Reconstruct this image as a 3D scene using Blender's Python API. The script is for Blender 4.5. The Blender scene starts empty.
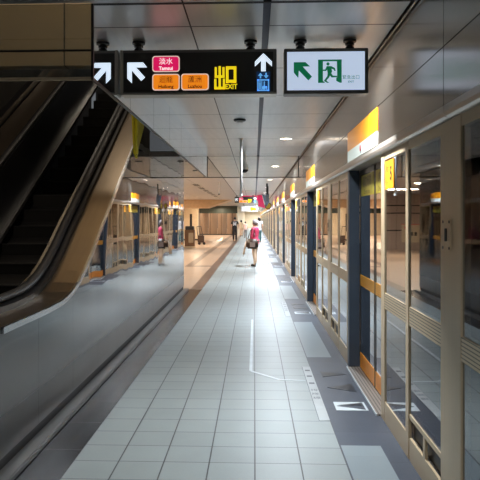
import bpy, bmesh, math, random
from mathutils import Vector, Matrix
random.seed(7)
S = bpy.context.scene
C = S.collection
PI = math.pi
H = 1.62            # camera height
XW = 1.037          # plane of the platform screen doors
XL = -1.6           # plane of the escalator cladding
CZ = 2.95           # ceiling height
PITCH = 5.5         # spacing of the train doors

# ------------------------------------------------------------------ materials
def newmat(name):
    m = bpy.data.materials.new(name); m.use_nodes = True
    nt = m.node_tree; b = nt.nodes['Principled BSDF']
    return m, nt, b

def setp(b, **k):
    for n, v in k.items():
        n = n.replace('_', ' ')
        if n in b.inputs:
            b.inputs[n].default_value = v

def simple(name, col, rough=.5, metal=0., var=.08, scale=6., emit=None, es=0., bump=0., coat=0., rvar=0.):
    m, nt, b = newmat(name)
    setp(b, Base_Color=(*col, 1), Roughness=rough, Metallic=metal)
    if coat: setp(b, Coat_Weight=coat, Coat_Roughness=.05)
    tc = nt.nodes.new('ShaderNodeTexCoord'); nz = nt.nodes.new('ShaderNodeTexNoise')
    nz.inputs['Scale'].default_value = scale; nz.inputs['Detail'].default_value = 4
    nt.links.new(tc.outputs['Object'], nz.inputs['Vector'])
    if var:
        rp = nt.nodes.new('ShaderNodeValToRGB')
        rp.color_ramp.elements[0].position = .3; rp.color_ramp.elements[1].position = .7
        rp.color_ramp.elements[0].color = (*[max(0, c*(1-var)) for c in col], 1)
        rp.color_ramp.elements[1].color = (*[min(1, c*(1+var)) for c in col], 1)
        nt.links.new(nz.outputs['Fac'], rp.inputs['Fac'])
        nt.links.new(rp.outputs['Color'], b.inputs['Base Color'])
    if rvar:
        mr = nt.nodes.new('ShaderNodeMapRange')
        mr.inputs['To Min'].default_value = max(0, rough-rvar); mr.inputs['To Max'].default_value = rough+rvar
        nt.links.new(nz.outputs['Fac'], mr.inputs['Value']); nt.links.new(mr.outputs['Result'], b.inputs['Roughness'])
    if bump:
        bp = nt.nodes.new('ShaderNodeBump'); bp.inputs['Strength'].default_value = bump; bp.inputs['Distance'].default_value = .01
        nt.links.new(nz.outputs['Fac'], bp.inputs['Height']); nt.links.new(bp.outputs['Normal'], b.inputs['Normal'])
    if emit:
        setp(b, Emission_Color=(*emit, 1), Emission_Strength=es)
    return m

def noise(nt, scale, vec, detail=3, stretch=None):
    nz = nt.nodes.new('ShaderNodeTexNoise'); nz.inputs['Scale'].default_value = scale; nz.inputs['Detail'].default_value = detail
    if stretch:
        mp = nt.nodes.new('ShaderNodeMapping'); mp.inputs['Scale'].default_value = stretch
        nt.links.new(vec, mp.inputs['Vector']); vec = mp.outputs['Vector']
    nt.links.new(vec, nz.inputs['Vector'])
    return nz.outputs['Fac']

def math_node(nt, op, a, b=None, c=None):
    n = nt.nodes.new('ShaderNodeMath'); n.operation = op
    for i, v in enumerate((a, b, c)):
        if v is None: continue
        if isinstance(v, (int, float)): n.inputs[i].default_value = v
        else: nt.links.new(v, n.inputs[i])
    return n.outputs[0]

def line_mask(nt, coord, period, offset, half):
    """1 within HALF of a line repeated every PERIOD along COORD"""
    a = math_node(nt, 'SUBTRACT', coord, offset)
    a = math_node(nt, 'DIVIDE', a, period)
    a = math_node(nt, 'FRACT', a)
    a = math_node(nt, 'SUBTRACT', a, .5)
    a = math_node(nt, 'ABSOLUTE', a)
    return math_node(nt, 'GREATER_THAN', a, .5 - half/period)

def tile_mat(name, col, grout, px, ox, hx, py, oy, hy, rough, var=.06, rlo=None, gcol2=None, coat=0.):
    m, nt, b = newmat(name)
    tc = nt.nodes.new('ShaderNodeTexCoord'); sp = nt.nodes.new('ShaderNodeSeparateXYZ')
    nt.links.new(tc.outputs['Object'], sp.inputs[0])
    x, y = sp.outputs['X'], sp.outputs['Y']
    lx = line_mask(nt, x, px, ox, hx); ly = line_mask(nt, y, py, oy, hy)
    mask = math_node(nt, 'MAXIMUM', lx, ly)
    # each tile has a tone of its own
    ix = math_node(nt, 'FLOOR', math_node(nt, 'DIVIDE', math_node(nt, 'SUBTRACT', x, ox), px))
    iy = math_node(nt, 'FLOOR', math_node(nt, 'DIVIDE', math_node(nt, 'SUBTRACT', y, oy), py))
    cb = nt.nodes.new('ShaderNodeCombineXYZ'); nt.links.new(ix, cb.inputs[0]); nt.links.new(iy, cb.inputs[1])
    wn = nt.nodes.new('ShaderNodeTexWhiteNoise'); nt.links.new(cb.outputs[0], wn.inputs['Vector'])
    nz = noise(nt, 3.5, tc.outputs['Object'], 6)
    nz2 = noise(nt, 60, tc.outputs['Object'], 3)
    tone = math_node(nt, 'ADD', math_node(nt, 'MULTIPLY', wn.outputs['Value'], var), math_node(nt, 'MULTIPLY', nz, var*2.2))
    tone = math_node(nt, 'ADD', tone, math_node(nt, 'MULTIPLY', nz2, var*1.4))
    tone = math_node(nt, 'ADD', tone, 1 - var*2.3)
    mc = nt.nodes.new('ShaderNodeVectorMath'); mc.operation = 'SCALE'; mc.inputs[0].default_value = col
    nt.links.new(tone, mc.inputs['Scale'])
    mx = nt.nodes.new('ShaderNodeMix'); mx.data_type = 'RGBA'
    nt.links.new(mask, mx.inputs['Factor']); nt.links.new(mc.outputs[0], mx.inputs[6]); mx.inputs[7].default_value = (*grout, 1)
    nt.links.new(mx.outputs[2], b.inputs['Base Color'])
    setp(b, Roughness=rough)
    bp = nt.nodes.new('ShaderNodeBump'); bp.inputs['Strength'].default_value = .3; bp.inputs['Distance'].default_value = .002
    inv = math_node(nt, 'SUBTRACT', 1.0, mask)
    nt.links.new(inv, bp.inputs['Height']); nt.links.new(bp.outputs['Normal'], b.inputs['Normal'])
    if coat: setp(b, Coat_Weight=coat, Coat_Roughness=.08)
    return m

def metal_mat(name, col, rough, axis='Z', stretch=(1, 1, 1), bump=.0, joints=None, var=.1, warp=0., aniso=0., metal=1.):
    """brushed or polished sheet metal; JOINTS = list of (axis, period, offset, half width)"""
    m, nt, b = newmat(name)
    setp(b, Metallic=metal, Roughness=rough)
    if aniso: setp(b, Anisotropic=aniso)
    tc = nt.nodes.new('ShaderNodeTexCoord'); sp = nt.nodes.new('ShaderNodeSeparateXYZ')
    nt.links.new(tc.outputs['Object'], sp.inputs[0])
    nz = noise(nt, 3, tc.outputs['Object'], 5, stretch)
    rp = nt.nodes.new('ShaderNodeMapRange'); rp.inputs['To Min'].default_value = 1-var; rp.inputs['To Max'].default_value = 1+var
    nt.links.new(nz, rp.inputs['Value'])
    mc = nt.nodes.new('ShaderNodeVectorMath'); mc.operation = 'SCALE'; mc.inputs[0].default_value = col
    nt.links.new(rp.outputs['Result'], mc.inputs['Scale'])
    colout = mc.outputs[0]
    if aniso:
        tg = nt.nodes.new('ShaderNodeTangent'); tg.direction_type = 'RADIAL'; tg.axis = 'Z'
        nt.links.new(tg.outputs[0], b.inputs['Tangent'])
    if joints:
        mask = None
        for ax, per, off, hw in joints:
            k = line_mask(nt, sp.outputs[ax], per, off, hw)
            mask = k if mask is None else math_node(nt, 'MAXIMUM', mask, k)
        mx = nt.nodes.new('ShaderNodeMix'); mx.data_type = 'RGBA'
        nt.links.new(mask, mx.inputs['Factor']); nt.links.new(colout, mx.inputs[6]); mx.inputs[7].default_value = (.015, .014, .013, 1)
        colout = mx.outputs[2]
    nt.links.new(colout, b.inputs['Base Color'])
    if warp:
        w = noise(nt, .9, tc.outputs['Object'], 1, (1, 1.3, .6))
        bp = nt.nodes.new('ShaderNodeBump'); bp.inputs['Strength'].default_value = 1; bp.inputs['Distance'].default_value = warp
        nt.links.new(w, bp.inputs['Height']); nt.links.new(bp.outputs['Normal'], b.inputs['Normal'])
    return m

def glass_mat(name, tint=(.6, .62, .6), refl=1.0, rough=0.02, alpha_t=.8):
    """sheet glass: clear transmission mixed with a mirror lobe by the Fresnel term"""
    m = bpy.data.materials.new(name); m.use_nodes = True; nt = m.node_tree
    for n in list(nt.nodes): nt.nodes.remove(n)
    out = nt.nodes.new('ShaderNodeOutputMaterial')
    tr = nt.nodes.new('ShaderNodeBsdfTransparent'); tr.inputs['Color'].default_value = (*tint, 1)
    gl = nt.nodes.new('ShaderNodeBsdfGlossy'); gl.inputs['Roughness'].default_value = rough; gl.inputs['Color'].default_value = (.95, .97, 1, 1)
    lw = nt.nodes.new('ShaderNodeFresnel'); lw.inputs['IOR'].default_value = 1.5
    mm = math_node(nt, 'MULTIPLY', lw.outputs[0], refl)
    mm = math_node(nt, 'MINIMUM', mm, 1.0)
    mx = nt.nodes.new('ShaderNodeMixShader')
    nt.links.new(mm, mx.inputs[0]); nt.links.new(tr.outputs[0], mx.inputs[1]); nt.links.new(gl.outputs[0], mx.inputs[2])
    nt.links.new(mx.outputs[0], out.inputs['Surface'])
    tc = nt.nodes.new('ShaderNodeTexCoord'); nz = noise(nt, .8, tc.outputs['Object'], 1)
    bp = nt.nodes.new('ShaderNodeBump'); bp.inputs['Strength'].default_value = 1; bp.inputs['Distance'].default_value = .0015
    nt.links.new(nz, bp.inputs['Height']); nt.links.new(bp.outputs['Normal'], gl.inputs['Normal'])
    return m

def emis(name, col, s, base=None):
    m, nt, b = newmat(name)
    bc = base or col
    setp(b, Base_Color=(*bc, 1), Roughness=.35, Emission_Color=(*col, 1), Emission_Strength=s)
    return m

M = {}
M['tile'] = tile_mat('grey_floor_tile', (.255, .300, .310), (.035, .04, .045), .3033, -1.21, .0045, .3, .05, .0032, .42, .08)
M['slab'] = tile_mat('pale_floor_slab', (.22, .27, .30), (.2, .2, .2), 30, -9, .002, .6, 2.0, .0012, .33, .06)
M['granite'] = tile_mat('dark_granite', (.014, .015, .018), (.16, .16, .16), 30, -9, .002, .6, .25, .0016, .22, .22)
M['granite_edge'] = tile_mat('blue_grey_granite', (.062, .075, .10), (.03, .03, .035), 30, -9, .002, .6, .1, .0016, .40, .16)
for _m in ('granite', 'granite_edge'): M[_m].node_tree.nodes['Principled BSDF'].inputs['Specular IOR Level'].default_value = .25
M['hall_tile'] = tile_mat('warm_hall_tile', (.46, .34, .25), (.25, .18, .13), .6, -1.47, .003, .6, .05, .003, .28, .07)
M['brown_strip'] = tile_mat('brown_granite', (.14, .095, .075), (.06, .04, .035), 30, -9, .002, .6, .05, .002, .28, .2)
M['ceil'] = metal_mat('ceiling_panel', (.66, .65, .63), .34, joints=[('Y', 1.24, 8.13, .009)], var=.12, stretch=(6, .5, 1), metal=.35)
M['ceil_hall'] = metal_mat('hall_ceiling_panel', (.46, .43, .40), .42, joints=[('Y', 1.24, 8.13, .012), ('X', 1.24, -1.0, .008)], var=.08, metal=.3)
M['black_gap'] = simple('black_gap', (.012, .012, .013), .6)
M['track_strip'] = simple('ceiling_track_strip', (.055, .06, .085), .5, .3)
M['header'] = metal_mat('header_steel', (.44, .38, .32), .20, stretch=(1, .4, 3), var=.05, aniso=.55, warp=.0012, metal=.95)
M['gold'] = metal_mat('champagne_aluminium', (.69, .545, .36), .38, stretch=(20, 20, .5), var=.06, metal=.2)
M['gold_groove'] = metal_mat('grooved_aluminium', (.74, .60, .40), .38, joints=[('Z', .02, .004, .002)], var=.05, metal=.5)
M['lip'] = metal_mat('pale_header_lip', (.66, .60, .53), .35, var=.04, metal=.6)
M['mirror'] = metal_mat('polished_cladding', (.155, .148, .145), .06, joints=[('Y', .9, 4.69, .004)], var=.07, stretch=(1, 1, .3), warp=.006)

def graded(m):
    # cladding is matt brushed low down, polished above; colour darkens towards the bottom
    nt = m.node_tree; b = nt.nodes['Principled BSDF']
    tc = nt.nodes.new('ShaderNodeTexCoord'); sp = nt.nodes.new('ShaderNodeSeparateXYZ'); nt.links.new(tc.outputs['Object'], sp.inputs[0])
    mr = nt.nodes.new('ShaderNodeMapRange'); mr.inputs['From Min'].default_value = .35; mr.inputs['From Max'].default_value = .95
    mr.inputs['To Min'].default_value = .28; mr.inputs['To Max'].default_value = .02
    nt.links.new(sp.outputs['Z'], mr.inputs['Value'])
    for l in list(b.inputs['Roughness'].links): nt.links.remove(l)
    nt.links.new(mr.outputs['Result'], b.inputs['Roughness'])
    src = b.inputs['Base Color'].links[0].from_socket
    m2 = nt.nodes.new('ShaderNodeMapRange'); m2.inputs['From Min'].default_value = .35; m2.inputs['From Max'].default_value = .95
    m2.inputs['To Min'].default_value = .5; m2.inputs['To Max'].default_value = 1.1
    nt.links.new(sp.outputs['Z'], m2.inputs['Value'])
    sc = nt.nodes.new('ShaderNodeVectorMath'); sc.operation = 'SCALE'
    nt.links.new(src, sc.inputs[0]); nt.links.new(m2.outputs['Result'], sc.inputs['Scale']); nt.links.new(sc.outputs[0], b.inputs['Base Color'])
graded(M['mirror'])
M['kerb'] = metal_mat('kerb_steel', (.17, .17, .17), .35, var=.1, metal=.7)
M['esc_gold'] = metal_mat('balustrade_deck', (.40, .32, .235), .28, stretch=(12, .4, 1), var=.08)
M['rubber'] = simple('black_rubber', (.012, .012, .013), .5)
M['esc_black'] = simple('black_lacquer', (.006, .006, .007), .4)
M['esc_panel'] = simple('smoked_panel', (.018, .018, .021), .35, .0)
M['bright_metal'] = metal_mat('bright_steel', (.62, .63, .65), .25)
M['step'] = metal_mat('step_metal', (.008, .008, .009), .7, joints=[('X', .012, 0, .003)], metal=.0)
M['step_edge'] = simple('step_edge', (.03, .03, .031), .6, .0)
M['navy'] = simple('dark_blue_steel', (.045, .062, .088), .38, .4)
M['door_frame'] = simple('dark_door_frame', (.05, .048, .045), .35, .6)
M['door_gold'] = metal_mat('door_side_frame', (.40, .31, .20), .35)
M['orange'] = simple('orange_panel', (.93, .33, .018), .35)
M['orange_groove'] = metal_mat('orange_grooved_panel', (.95, .42, .03), .4, joints=[('Z', .02, .004, .003)], var=.04, metal=0.)
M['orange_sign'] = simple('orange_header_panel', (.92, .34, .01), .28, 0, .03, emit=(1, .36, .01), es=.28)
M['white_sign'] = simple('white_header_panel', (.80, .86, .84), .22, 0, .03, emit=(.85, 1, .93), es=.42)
M['red'] = simple('red_mark', (.70, .02, .04), .4)
M['black'] = simple('black_ink', (.015, .015, .015), .5)
M['olive'] = simple('olive_yellow_sign', (.62, .50, .05), .4)
M['num_orange'] = simple('orange_number_sign', (.98, .40, .015), .4)
M['glass'] = glass_mat('screen_glass', (.32, .34, .35), 1.6)
M['door_glass'] = glass_mat('door_glass', (.55, .54, .52), 2.2)
M['smoke_glass'] = glass_mat('smoke_barrier_glass', (.70, .68, .62), 3.4, .03)
M['clear_glass'] = glass_mat('clear_barrier_glass', (.93, .94, .93), .8, .02)
M['sign_frame'] = metal_mat('sign_frame_metal', (.17, .165, .155), .4, metal=.8)
M['sign_frame_pale'] = metal_mat('sign_rim_metal', (.46, .43, .36), .35, metal=.8)
M['sign_black'] = simple('black_sign_face', (.030, .027, .024), .3, 0, .03)
M['w_light'] = emis('lit_white', (.74, .87, 1.0), .95, (.6, .6, .6))
M['w_text'] = emis('lit_white_text', (1, .97, .97), .9, (.6, .6, .6))
M['mag'] = emis('lit_magenta', (.78, .01, .12), .75)
M['org'] = emis('lit_orange', (.98, .26, .01), .80)
M['rim'] = emis('lit_badge_rim', (.95, .72, .62), .6)
M['yel'] = emis('lit_yellow', (.96, .72, .01), .85)
M['blu'] = emis('lit_blue', (.13, .42, .86), .8)
M['dblu'] = emis('deep_blue_field', (.01, .035, .10), .5)
M['exit_face'] = emis('lit_exit_face', (.60, .73, .95), .72, (.5, .5, .5))
M['exit_green'] = emis('exit_green', (.006, .25, .10), .35)
M['lamp'] = emis('lamp_glow', (1, .93, .80), 14)
M['lamp_hall'] = emis('hall_lamp_glow', (1, .86, .66), 3.5)
M['white_metal'] = simple('white_painted_metal', (.75, .75, .74), .4)
M['dark_metal'] = simple('dark_grey_metal', (.04, .04, .042), .4, .6)
M['yellow_guard'] = simple('yellow_guard_plastic', (.90, .72, .03), .35)
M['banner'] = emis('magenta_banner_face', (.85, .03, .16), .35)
M['cream'] = simple('cream_panel', (.72, .60, .42), .5, 0, .06)
M['tan_wall'] = metal_mat('tan_wall_panel', (.46, .36, .30), .45, joints=[('X', .9, 0, .008), ('Z', 3.3, 1.02, .02)], metal=.0, var=.05)
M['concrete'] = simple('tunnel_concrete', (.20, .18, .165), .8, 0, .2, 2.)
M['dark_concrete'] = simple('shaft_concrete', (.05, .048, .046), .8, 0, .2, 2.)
M['rail'] = simple('rail_steel', (.25, .2, .17), .4, .8)
M['shutter'] = metal_mat('shutter_panels', (.27, .20, .15), .30, joints=[('X', 1.12, -5.6, .02)], var=.08, stretch=(1, 1, 3), metal=.8)
M['green_dark'] = simple('dark_green_band', (.035, .05, .04), .4)
M['bulkhead'] = simple('orange_tan_bulkhead', (.62, .42, .24), .5)
M['brown'] = simple('brown_wood', (.20, .10, .045), .5, 0, .2)
M['decal_white'] = simple('white_floor_tape', (.55, .62, .66), .4)
M['decal_dark'] = simple('dark_inlay', (.012, .015, .022), .35)
M['decal_ink'] = simple('floor_decal_ink', (.10, .11, .13), .6)
M['decal_pale'] = simple('pale_floor_strip', (.37, .41, .43), .4)
M['esc_fascia'] = metal_mat('shaft_fascia', (.85, .70, .46), .45, joints=[('X', 1.2, 0, .01), ('Z', 1.3, 5.05, .015)], metal=.3)
M['sill'] = metal_mat('door_sill_metal', (.30, .27, .24), .5, joints=[('X', .03, 0, .003)], metal=.5)
# people
M['skin'] = simple('skin', (.62, .38, .27), .55, 0, .04)
M['banner_skin'] = simple('lip_skin', (.45, .18, .15), .5, 0, .04)
M['hair_black'] = simple('black_hair', (.015, .012, .01), .5, 0, .3, 60)
M['hair_grey'] = simple('grey_hair', (.13, .11, .11), .6, 0, .25, 60)
M['tee_black'] = simple('black_cotton', (.015, .015, .017), .8)
M['trouser_black'] = simple('black_denim', (.02, .02, .024), .8)
M['magenta_top'] = simple('rose_blouse', (.50, .035, .10), .7, 0, .35, 14)
M['beige'] = simple('beige_trousers', (.66, .47, .33), .8)
M['leather'] = simple('dark_brown_leather', (.05, .028, .02), .4)
M['shoe'] = simple('black_shoe', (.015, .015, .015), .4)
M['pale_pink'] = simple('pale_pink_cotton', (.72, .46, .40), .8)
M['grey_cloth'] = simple('grey_cotton', (.22, .20, .19), .8)
M['white_cloth'] = simple('white_cotton', (.78, .80, .84), .8)
M['teal_cloth'] = simple('teal_cotton', (.10, .26, .28), .8)
M['silver_bag'] = simple('grey_bag_panel', (.34, .28, .28), .5)

# ------------------------------------------------------------------ helpers
def link(name, me, m, parent=None):
    o = bpy.data.objects.new(name, me); C.objects.link(o)
    if m is not None:
        for x in (m if isinstance(m, (list, tuple)) else [m]):
            me.materials.append(x)
    if parent: o.parent = parent
    return o

def obj(name, bm, m, parent=None, smooth=False):
    bmesh.ops.recalc_face_normals(bm, faces=bm.faces)
    me = bpy.data.meshes.new(name); bm.to_mesh(me); bm.free()
    if smooth:
        for p in me.polygons: p.use_smooth = True
    return link(name, me, m, parent)

def box(bm, x0, x1, y0, y1, z0, z1, bev=0., mi=0):
    r = bmesh.ops.create_cube(bm, size=1)
    vs = r['verts']
    for v in vs:
        v.co = Vector(((x0+x1)/2 + v.co.x*(x1-x0), (y0+y1)/2 + v.co.y*(y1-y0), (z0+z1)/2 + v.co.z*(z1-z0)))
    fs = {f for v in vs for f in v.link_faces}
    for f in fs: f.material_index = mi
    if bev:
        es = {e for v in vs for e in v.link_edges}
        bmesh.ops.bevel(bm, geom=list(es), offset=bev, segments=2, affect='EDGES')
    return bm

def bx(name, m, parent, *a, bev=0.):
    return obj(name, box(bmesh.new(), *a, bev=bev), m, parent)

def cyl(bm, p0, p1, r0, r1=None, n=16, cap=True):
    p0, p1 = Vector(p0), Vector(p1); r1 = r0 if r1 is None else r1
    d = p1 - p0
    q = d.to_track_quat('Z', 'Y').to_matrix().to_4x4()
    bmesh.ops.create_cone(bm, cap_ends=cap, segments=n, radius1=r0, radius2=r1, depth=d.length,
                          matrix=Matrix.Translation((p0+p1)/2) @ q)
    return bm

def sphere(bm, c, r, sc=(1, 1, 1), n=16):
    bmesh.ops.create_uvsphere(bm, u_segments=n, v_segments=max(6, n//2+2), radius=r,
                              matrix=Matrix.Translation(c) @ Matrix.Diagonal((*sc, 1)))
    return bm

def poly(bm, pts, thick, mi=0):
    """a prism: PTS 3D ring extruded by vector THICK"""
    a = [bm.verts.new(p) for p in pts]; t = Vector(thick)
    b = [bm.verts.new(Vector(p)+t) for p in pts]
    n = len(pts)
    fs = [bm.faces.new(a), bm.faces.new(b[::-1])]
    for i in range(n): fs.append(bm.faces.new((a[i], b[i], b[(i+1) % n], a[(i+1) % n])))
    for f in fs: f.material_index = mi
    return bm

def sweep(bm, path, prof):
    """PATH: list of (y,z); PROF: closed ring of (x, n) with n measured normal to the path"""
    rings = []
    for i, (y, z) in enumerate(path):
        a = Vector(path[max(0, i-1)]); b = Vector(path[min(len(path)-1, i+1)])
        t = (b-a).normalized(); nrm = Vector((-t.y, t.x))
        rings.append([bm.verts.new((x, y + nrm.x*n, z + nrm.y*n)) for x, n in prof])
    k = len(prof)
    for i in range(len(rings)-1):
        for j in range(k):
            bm.faces.new((rings[i][j], rings[i][(j+1) % k], rings[i+1][(j+1) % k], rings[i+1][j]))
    bm.faces.new(rings[0][::-1]); bm.faces.new(rings[-1])
    return bm

def thing(name, label, cat, loc=(0, 0, 0), rz=0., group=None):
    o = bpy.data.objects.new(name, None); C.objects.link(o)
    o.location = loc; o.rotation_euler = (0, 0, rz)
    o.empty_display_size = .1
    o['label'] = label; o['category'] = cat
    if group: o['group'] = group
    return o

def tag(o, label, cat, group=None):
    o['label'] = label; o['category'] = cat
    if group: o['group'] = group
    return o

def struct(o):
    o['kind'] = 'structure'; return o

def dup(root, loc, label, rz=None):
    r = root.copy(); C.objects.link(r); r.location = loc
    if rz is not None: r.rotation_euler = (0, 0, rz)
    r['label'] = label
    for ch in list(root.children):
        c = ch.copy(); C.objects.link(c); c.parent = r
        for g in list(ch.children):
            d = g.copy(); C.objects.link(d); d.parent = c
    return r

def text(name, s, size, m, parent, loc, rot=(PI/2, 0, 0), sx=1., thick=.0, bold=0.):
    cu = bpy.data.curves.new(name, 'FONT'); cu.body = s; cu.size = size
    cu.align_x = 'CENTER'; cu.align_y = 'CENTER'; cu.offset = bold; cu.extrude = thick; cu.resolution_u = 3
    t = bpy.data.objects.new('tmp', cu); C.objects.link(t)
    dg = bpy.context.evaluated_depsgraph_get(); dg.update()
    me = bpy.data.meshes.new_from_object(t.evaluated_get(dg))
    bpy.data.objects.remove(t); bpy.data.curves.remove(cu)
    me.materials.clear()
    o = link(name, me, m, parent); o.location = loc; o.rotation_euler = rot; o.scale = (sx, 1, 1)
    return o

# ------------------------------------------------------------------ the setting
def quadbox(name, m, x0, x1, y0, y1, z0, z1, bev=0.):
    return struct(bx(name, m, None, x0, x1, y0, y1, z0, z1, bev=bev))

YB, YE, YH, YEND = -9.0, 112.0, 14.49, 65.0
# floor: strips of different stone laid in one slab
bm = bmesh.new(); mats = [M['tile'], M['granite'], M['granite_edge'], M['slab'], M['hall_tile'], M['brown_strip']]
def fq(x0, x1, y0, y1, mi, z=0.):
    f = bm.faces.new([bm.verts.new((x, y, z)) for x, y in ((x0, y0), (x1, y0), (x1, y1), (x0, y1))]); f.material_index = mi
fq(-1.21, .61, YB, YE, 0)
fq(-1.62, -1.21, YB, YH+.2, 1); fq(-1.47, -1.21, YH+.2, YE, 5)
fq(-14, -1.62, YB, 5.4, 1)
fq(.61, .617, YB, YE, 2); fq(.90, 1.20, YB, YE, 2)
ys = sorted([YB, YE] + [v for k in range(-2, 21) for v in (2.04+PITCH*k, 4.61+PITCH*k) if YB < v < YE])
for a, b in zip(ys, ys[1:]):
    mid = ((a+b)/2 - 2.04) % PITCH
    fq(.617, .90, a, b, 3 if mid < 2.57 else 2)
fq(-14, -2.38, YH+.2, YE, 4); fq(-2.38, -2.10, YH+.2, 21.6, 4); fq(-2.10, -1.47, YH+.2, YE, 4)
fq(-2.38, -2.10, 21.6, YE, 5)
floor = struct(obj('floor', bm, mats))
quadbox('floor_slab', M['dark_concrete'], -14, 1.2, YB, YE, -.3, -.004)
bpy.data.objects['floor_slab'].name = 'floor.001'
struct(bx('floor', M['concrete'], None, 1.2, 6.2, YB, YE, -1.5, -1.3))
# cross band of dark stone in the hall floor
struct(bx('trim_1', M['brown_strip'], None, -2.12, -1.47, 21.7, 22.2, -.002, .0012))

# ceiling
def ceil(x0, x1, y0, y1, m, z=CZ):
    return struct(bx('ceiling', m, None, x0, x1, y0, y1, z, z+.12))
ceil(-1.0, .055, YB, YE, M['ceil'])
ceil(.105, .955, YB, YE, M['ceil'])
ceil(.055, .105, YB, YE, M['track_strip'], CZ+.02)
ceil(-14, -1.0, YB, 3.90, M['ceil'])
ceil(-14, -1.0, 13.62, YE, M['ceil_hall'])
struct(bx('trim_2', M['black_gap'], None, .955, 1.01, YB, YE, CZ+.06, CZ+.12))
struct(bx('trim_3', M['header'], None, .975, .99, YB, YE, CZ-.004, CZ+.03))
# thin dark joints along the ceiling panels
for x in (-1.0, ):
    struct(bx('trim_4', M['black_gap'], None, x-.012, x+.012, 13.62, YE, CZ-.003, CZ+.01))
struct(bx('trim_5', M['black_gap'], None, -.445, -.435, YB, YE, CZ-.002, CZ+.004))
# heavier cross joints
for y in (3.93, 13.55, 20.8, 30, 42):
    struct(bx('trim_6', M['black_gap'], None, -1.0, .955, y-.014, y+.014, CZ-.003, CZ+.01))

# right side header wall
def wallR(z0, z1, m, ys, x=1.0):
    for a, b in zip(ys, ys[1:]):
        struct(bx('wall_right', m, None, x, x+.18, a+.004, b-.004, z0, z1))
joints = [YB] + [3.43+PITCH*k for k in range(-1, 21)] + [YE]
wallR(2.536, CZ+.1, M['header'], joints)
jl = [YB]
for k in range(-1, 21): jl += [3.43+PITCH*k, 5.22+PITCH*k, 6.90+PITCH*k]
wallR(2.22, 2.53, M['header'], jl + [YE])
struct(bx('wall_right', M['black_gap'], None, 1.02, 1.2, YB, YE, 2.2, CZ+.1))
# rounded lip along the bottom of the header
bm = bmesh.new(); prof = [(1.0, 2.22), (1.0, 2.185), (1.008, 2.165), (1.025, 2.152), (1.05, 2.15), (1.2, 2.15), (1.2, 2.22)]
for a, b in zip(joints, joints[1:]):
    poly(bm, [(x, a+.006, z) for x, z in prof], (0, b-a-.012, 0))
struct(obj('trim_7', bm, M['lip']))
# far side of the tracks
struct(bx('wall_tunnel', M['concrete'], None, 5.6, 5.8, YB, YE, -1.4, 3.8)); bpy.data.objects['wall_tunnel'].name = 'wall_far_side'
struct(bx('ceiling', M['concrete'], None, 1.2, 5.8, YB, YE, 3.8, 3.9))
struct(bx('wall_right', M['concrete'], None, 1.15, 1.2, YB, YE, -1.5, -.02))
struct(bx('trim_8', M['cream'], None, 5.52, 5.6, YB, YE, .35, 2.9))
struct(bx('trim_8', M['black_gap'], None, 5.46, 5.52, YB, YE, 1.9, 2.0))
struct(bx('trim_8', M['black_gap'], None, 5.46, 5.52, YB, YE, 2.2, 2.28))
for x in (2.3, 3.73):
    tag(bx('track_rail', M['rail'], None, x, x+.07, YB, YE, -1.3, -1.14),
        'steel running rail on the track bed, ' + ('nearest the screen doors' if x < 3 else 'nearest the tunnel wall'), 'rail')
# back and end walls
struct(bx('wall_back', M['tan_wall'], None, -14, 5.8, YB-.2, YB, -1.4, 3.9))
struct(bx('wall_end', M['cream'], None, -2, 5.8, YE, YE+.2, -1.4, 3.9))

# left: escalator cladding wall
deck = [(4.0, .92), (4.9, .92), (5.2, .93), (5.36, .945), (5.55, .98), (5.74, 1.04), (5.95, 1.13), (6.2, 1.265), (6.57, 1.50)]
def deckz(y):
    for (a, za), (b, zb) in zip(deck, deck[1:]):
        if a <= y <= b: return za + (zb-za)*(y-a)/(b-a)
    return .92 if y < 4 else 1.50 + .597*(y-6.57)
deck_full = [(-1.0, .92), (2.0, .92)] + deck + [(13.4, deckz(13.4))]
prof = [(y, z) for y, z in [(YB, .92)] + deck if y <= 13] + [(10.2, deckz(10.2)), (14.49, deckz(10.2))]
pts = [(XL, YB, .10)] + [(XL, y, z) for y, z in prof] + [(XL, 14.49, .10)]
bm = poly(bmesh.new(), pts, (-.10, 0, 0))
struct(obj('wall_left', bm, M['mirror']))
struct(bx('wall_left', M['black_gap'], None, XL-.08, XL-.01, YB, 14.46, 0, .10))
struct(bx('trim_9', M['kerb'], None, XL-.0, -1.485, YB, 14.49, 0, .045, bev=.008))
# wall closing the end of the escalator block, and its dark shaft
struct(bx('wall_left', M['tan_wall'], None, -4.4, XL-.1, 14.38, 14.49, 0, CZ))
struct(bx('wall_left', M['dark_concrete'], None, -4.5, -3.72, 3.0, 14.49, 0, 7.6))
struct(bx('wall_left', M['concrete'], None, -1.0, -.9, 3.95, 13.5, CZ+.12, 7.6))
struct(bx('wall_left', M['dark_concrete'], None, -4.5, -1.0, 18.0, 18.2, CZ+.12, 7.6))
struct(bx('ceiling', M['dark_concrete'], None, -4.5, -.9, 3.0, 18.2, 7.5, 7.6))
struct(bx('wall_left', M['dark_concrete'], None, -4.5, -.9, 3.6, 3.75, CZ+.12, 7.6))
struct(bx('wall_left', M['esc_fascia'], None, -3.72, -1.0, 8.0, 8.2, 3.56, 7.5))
struct(bx('wall_left', M['dark_concrete'], None, -4.5, -4.4, YB, 14.49, 0, CZ))
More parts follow.
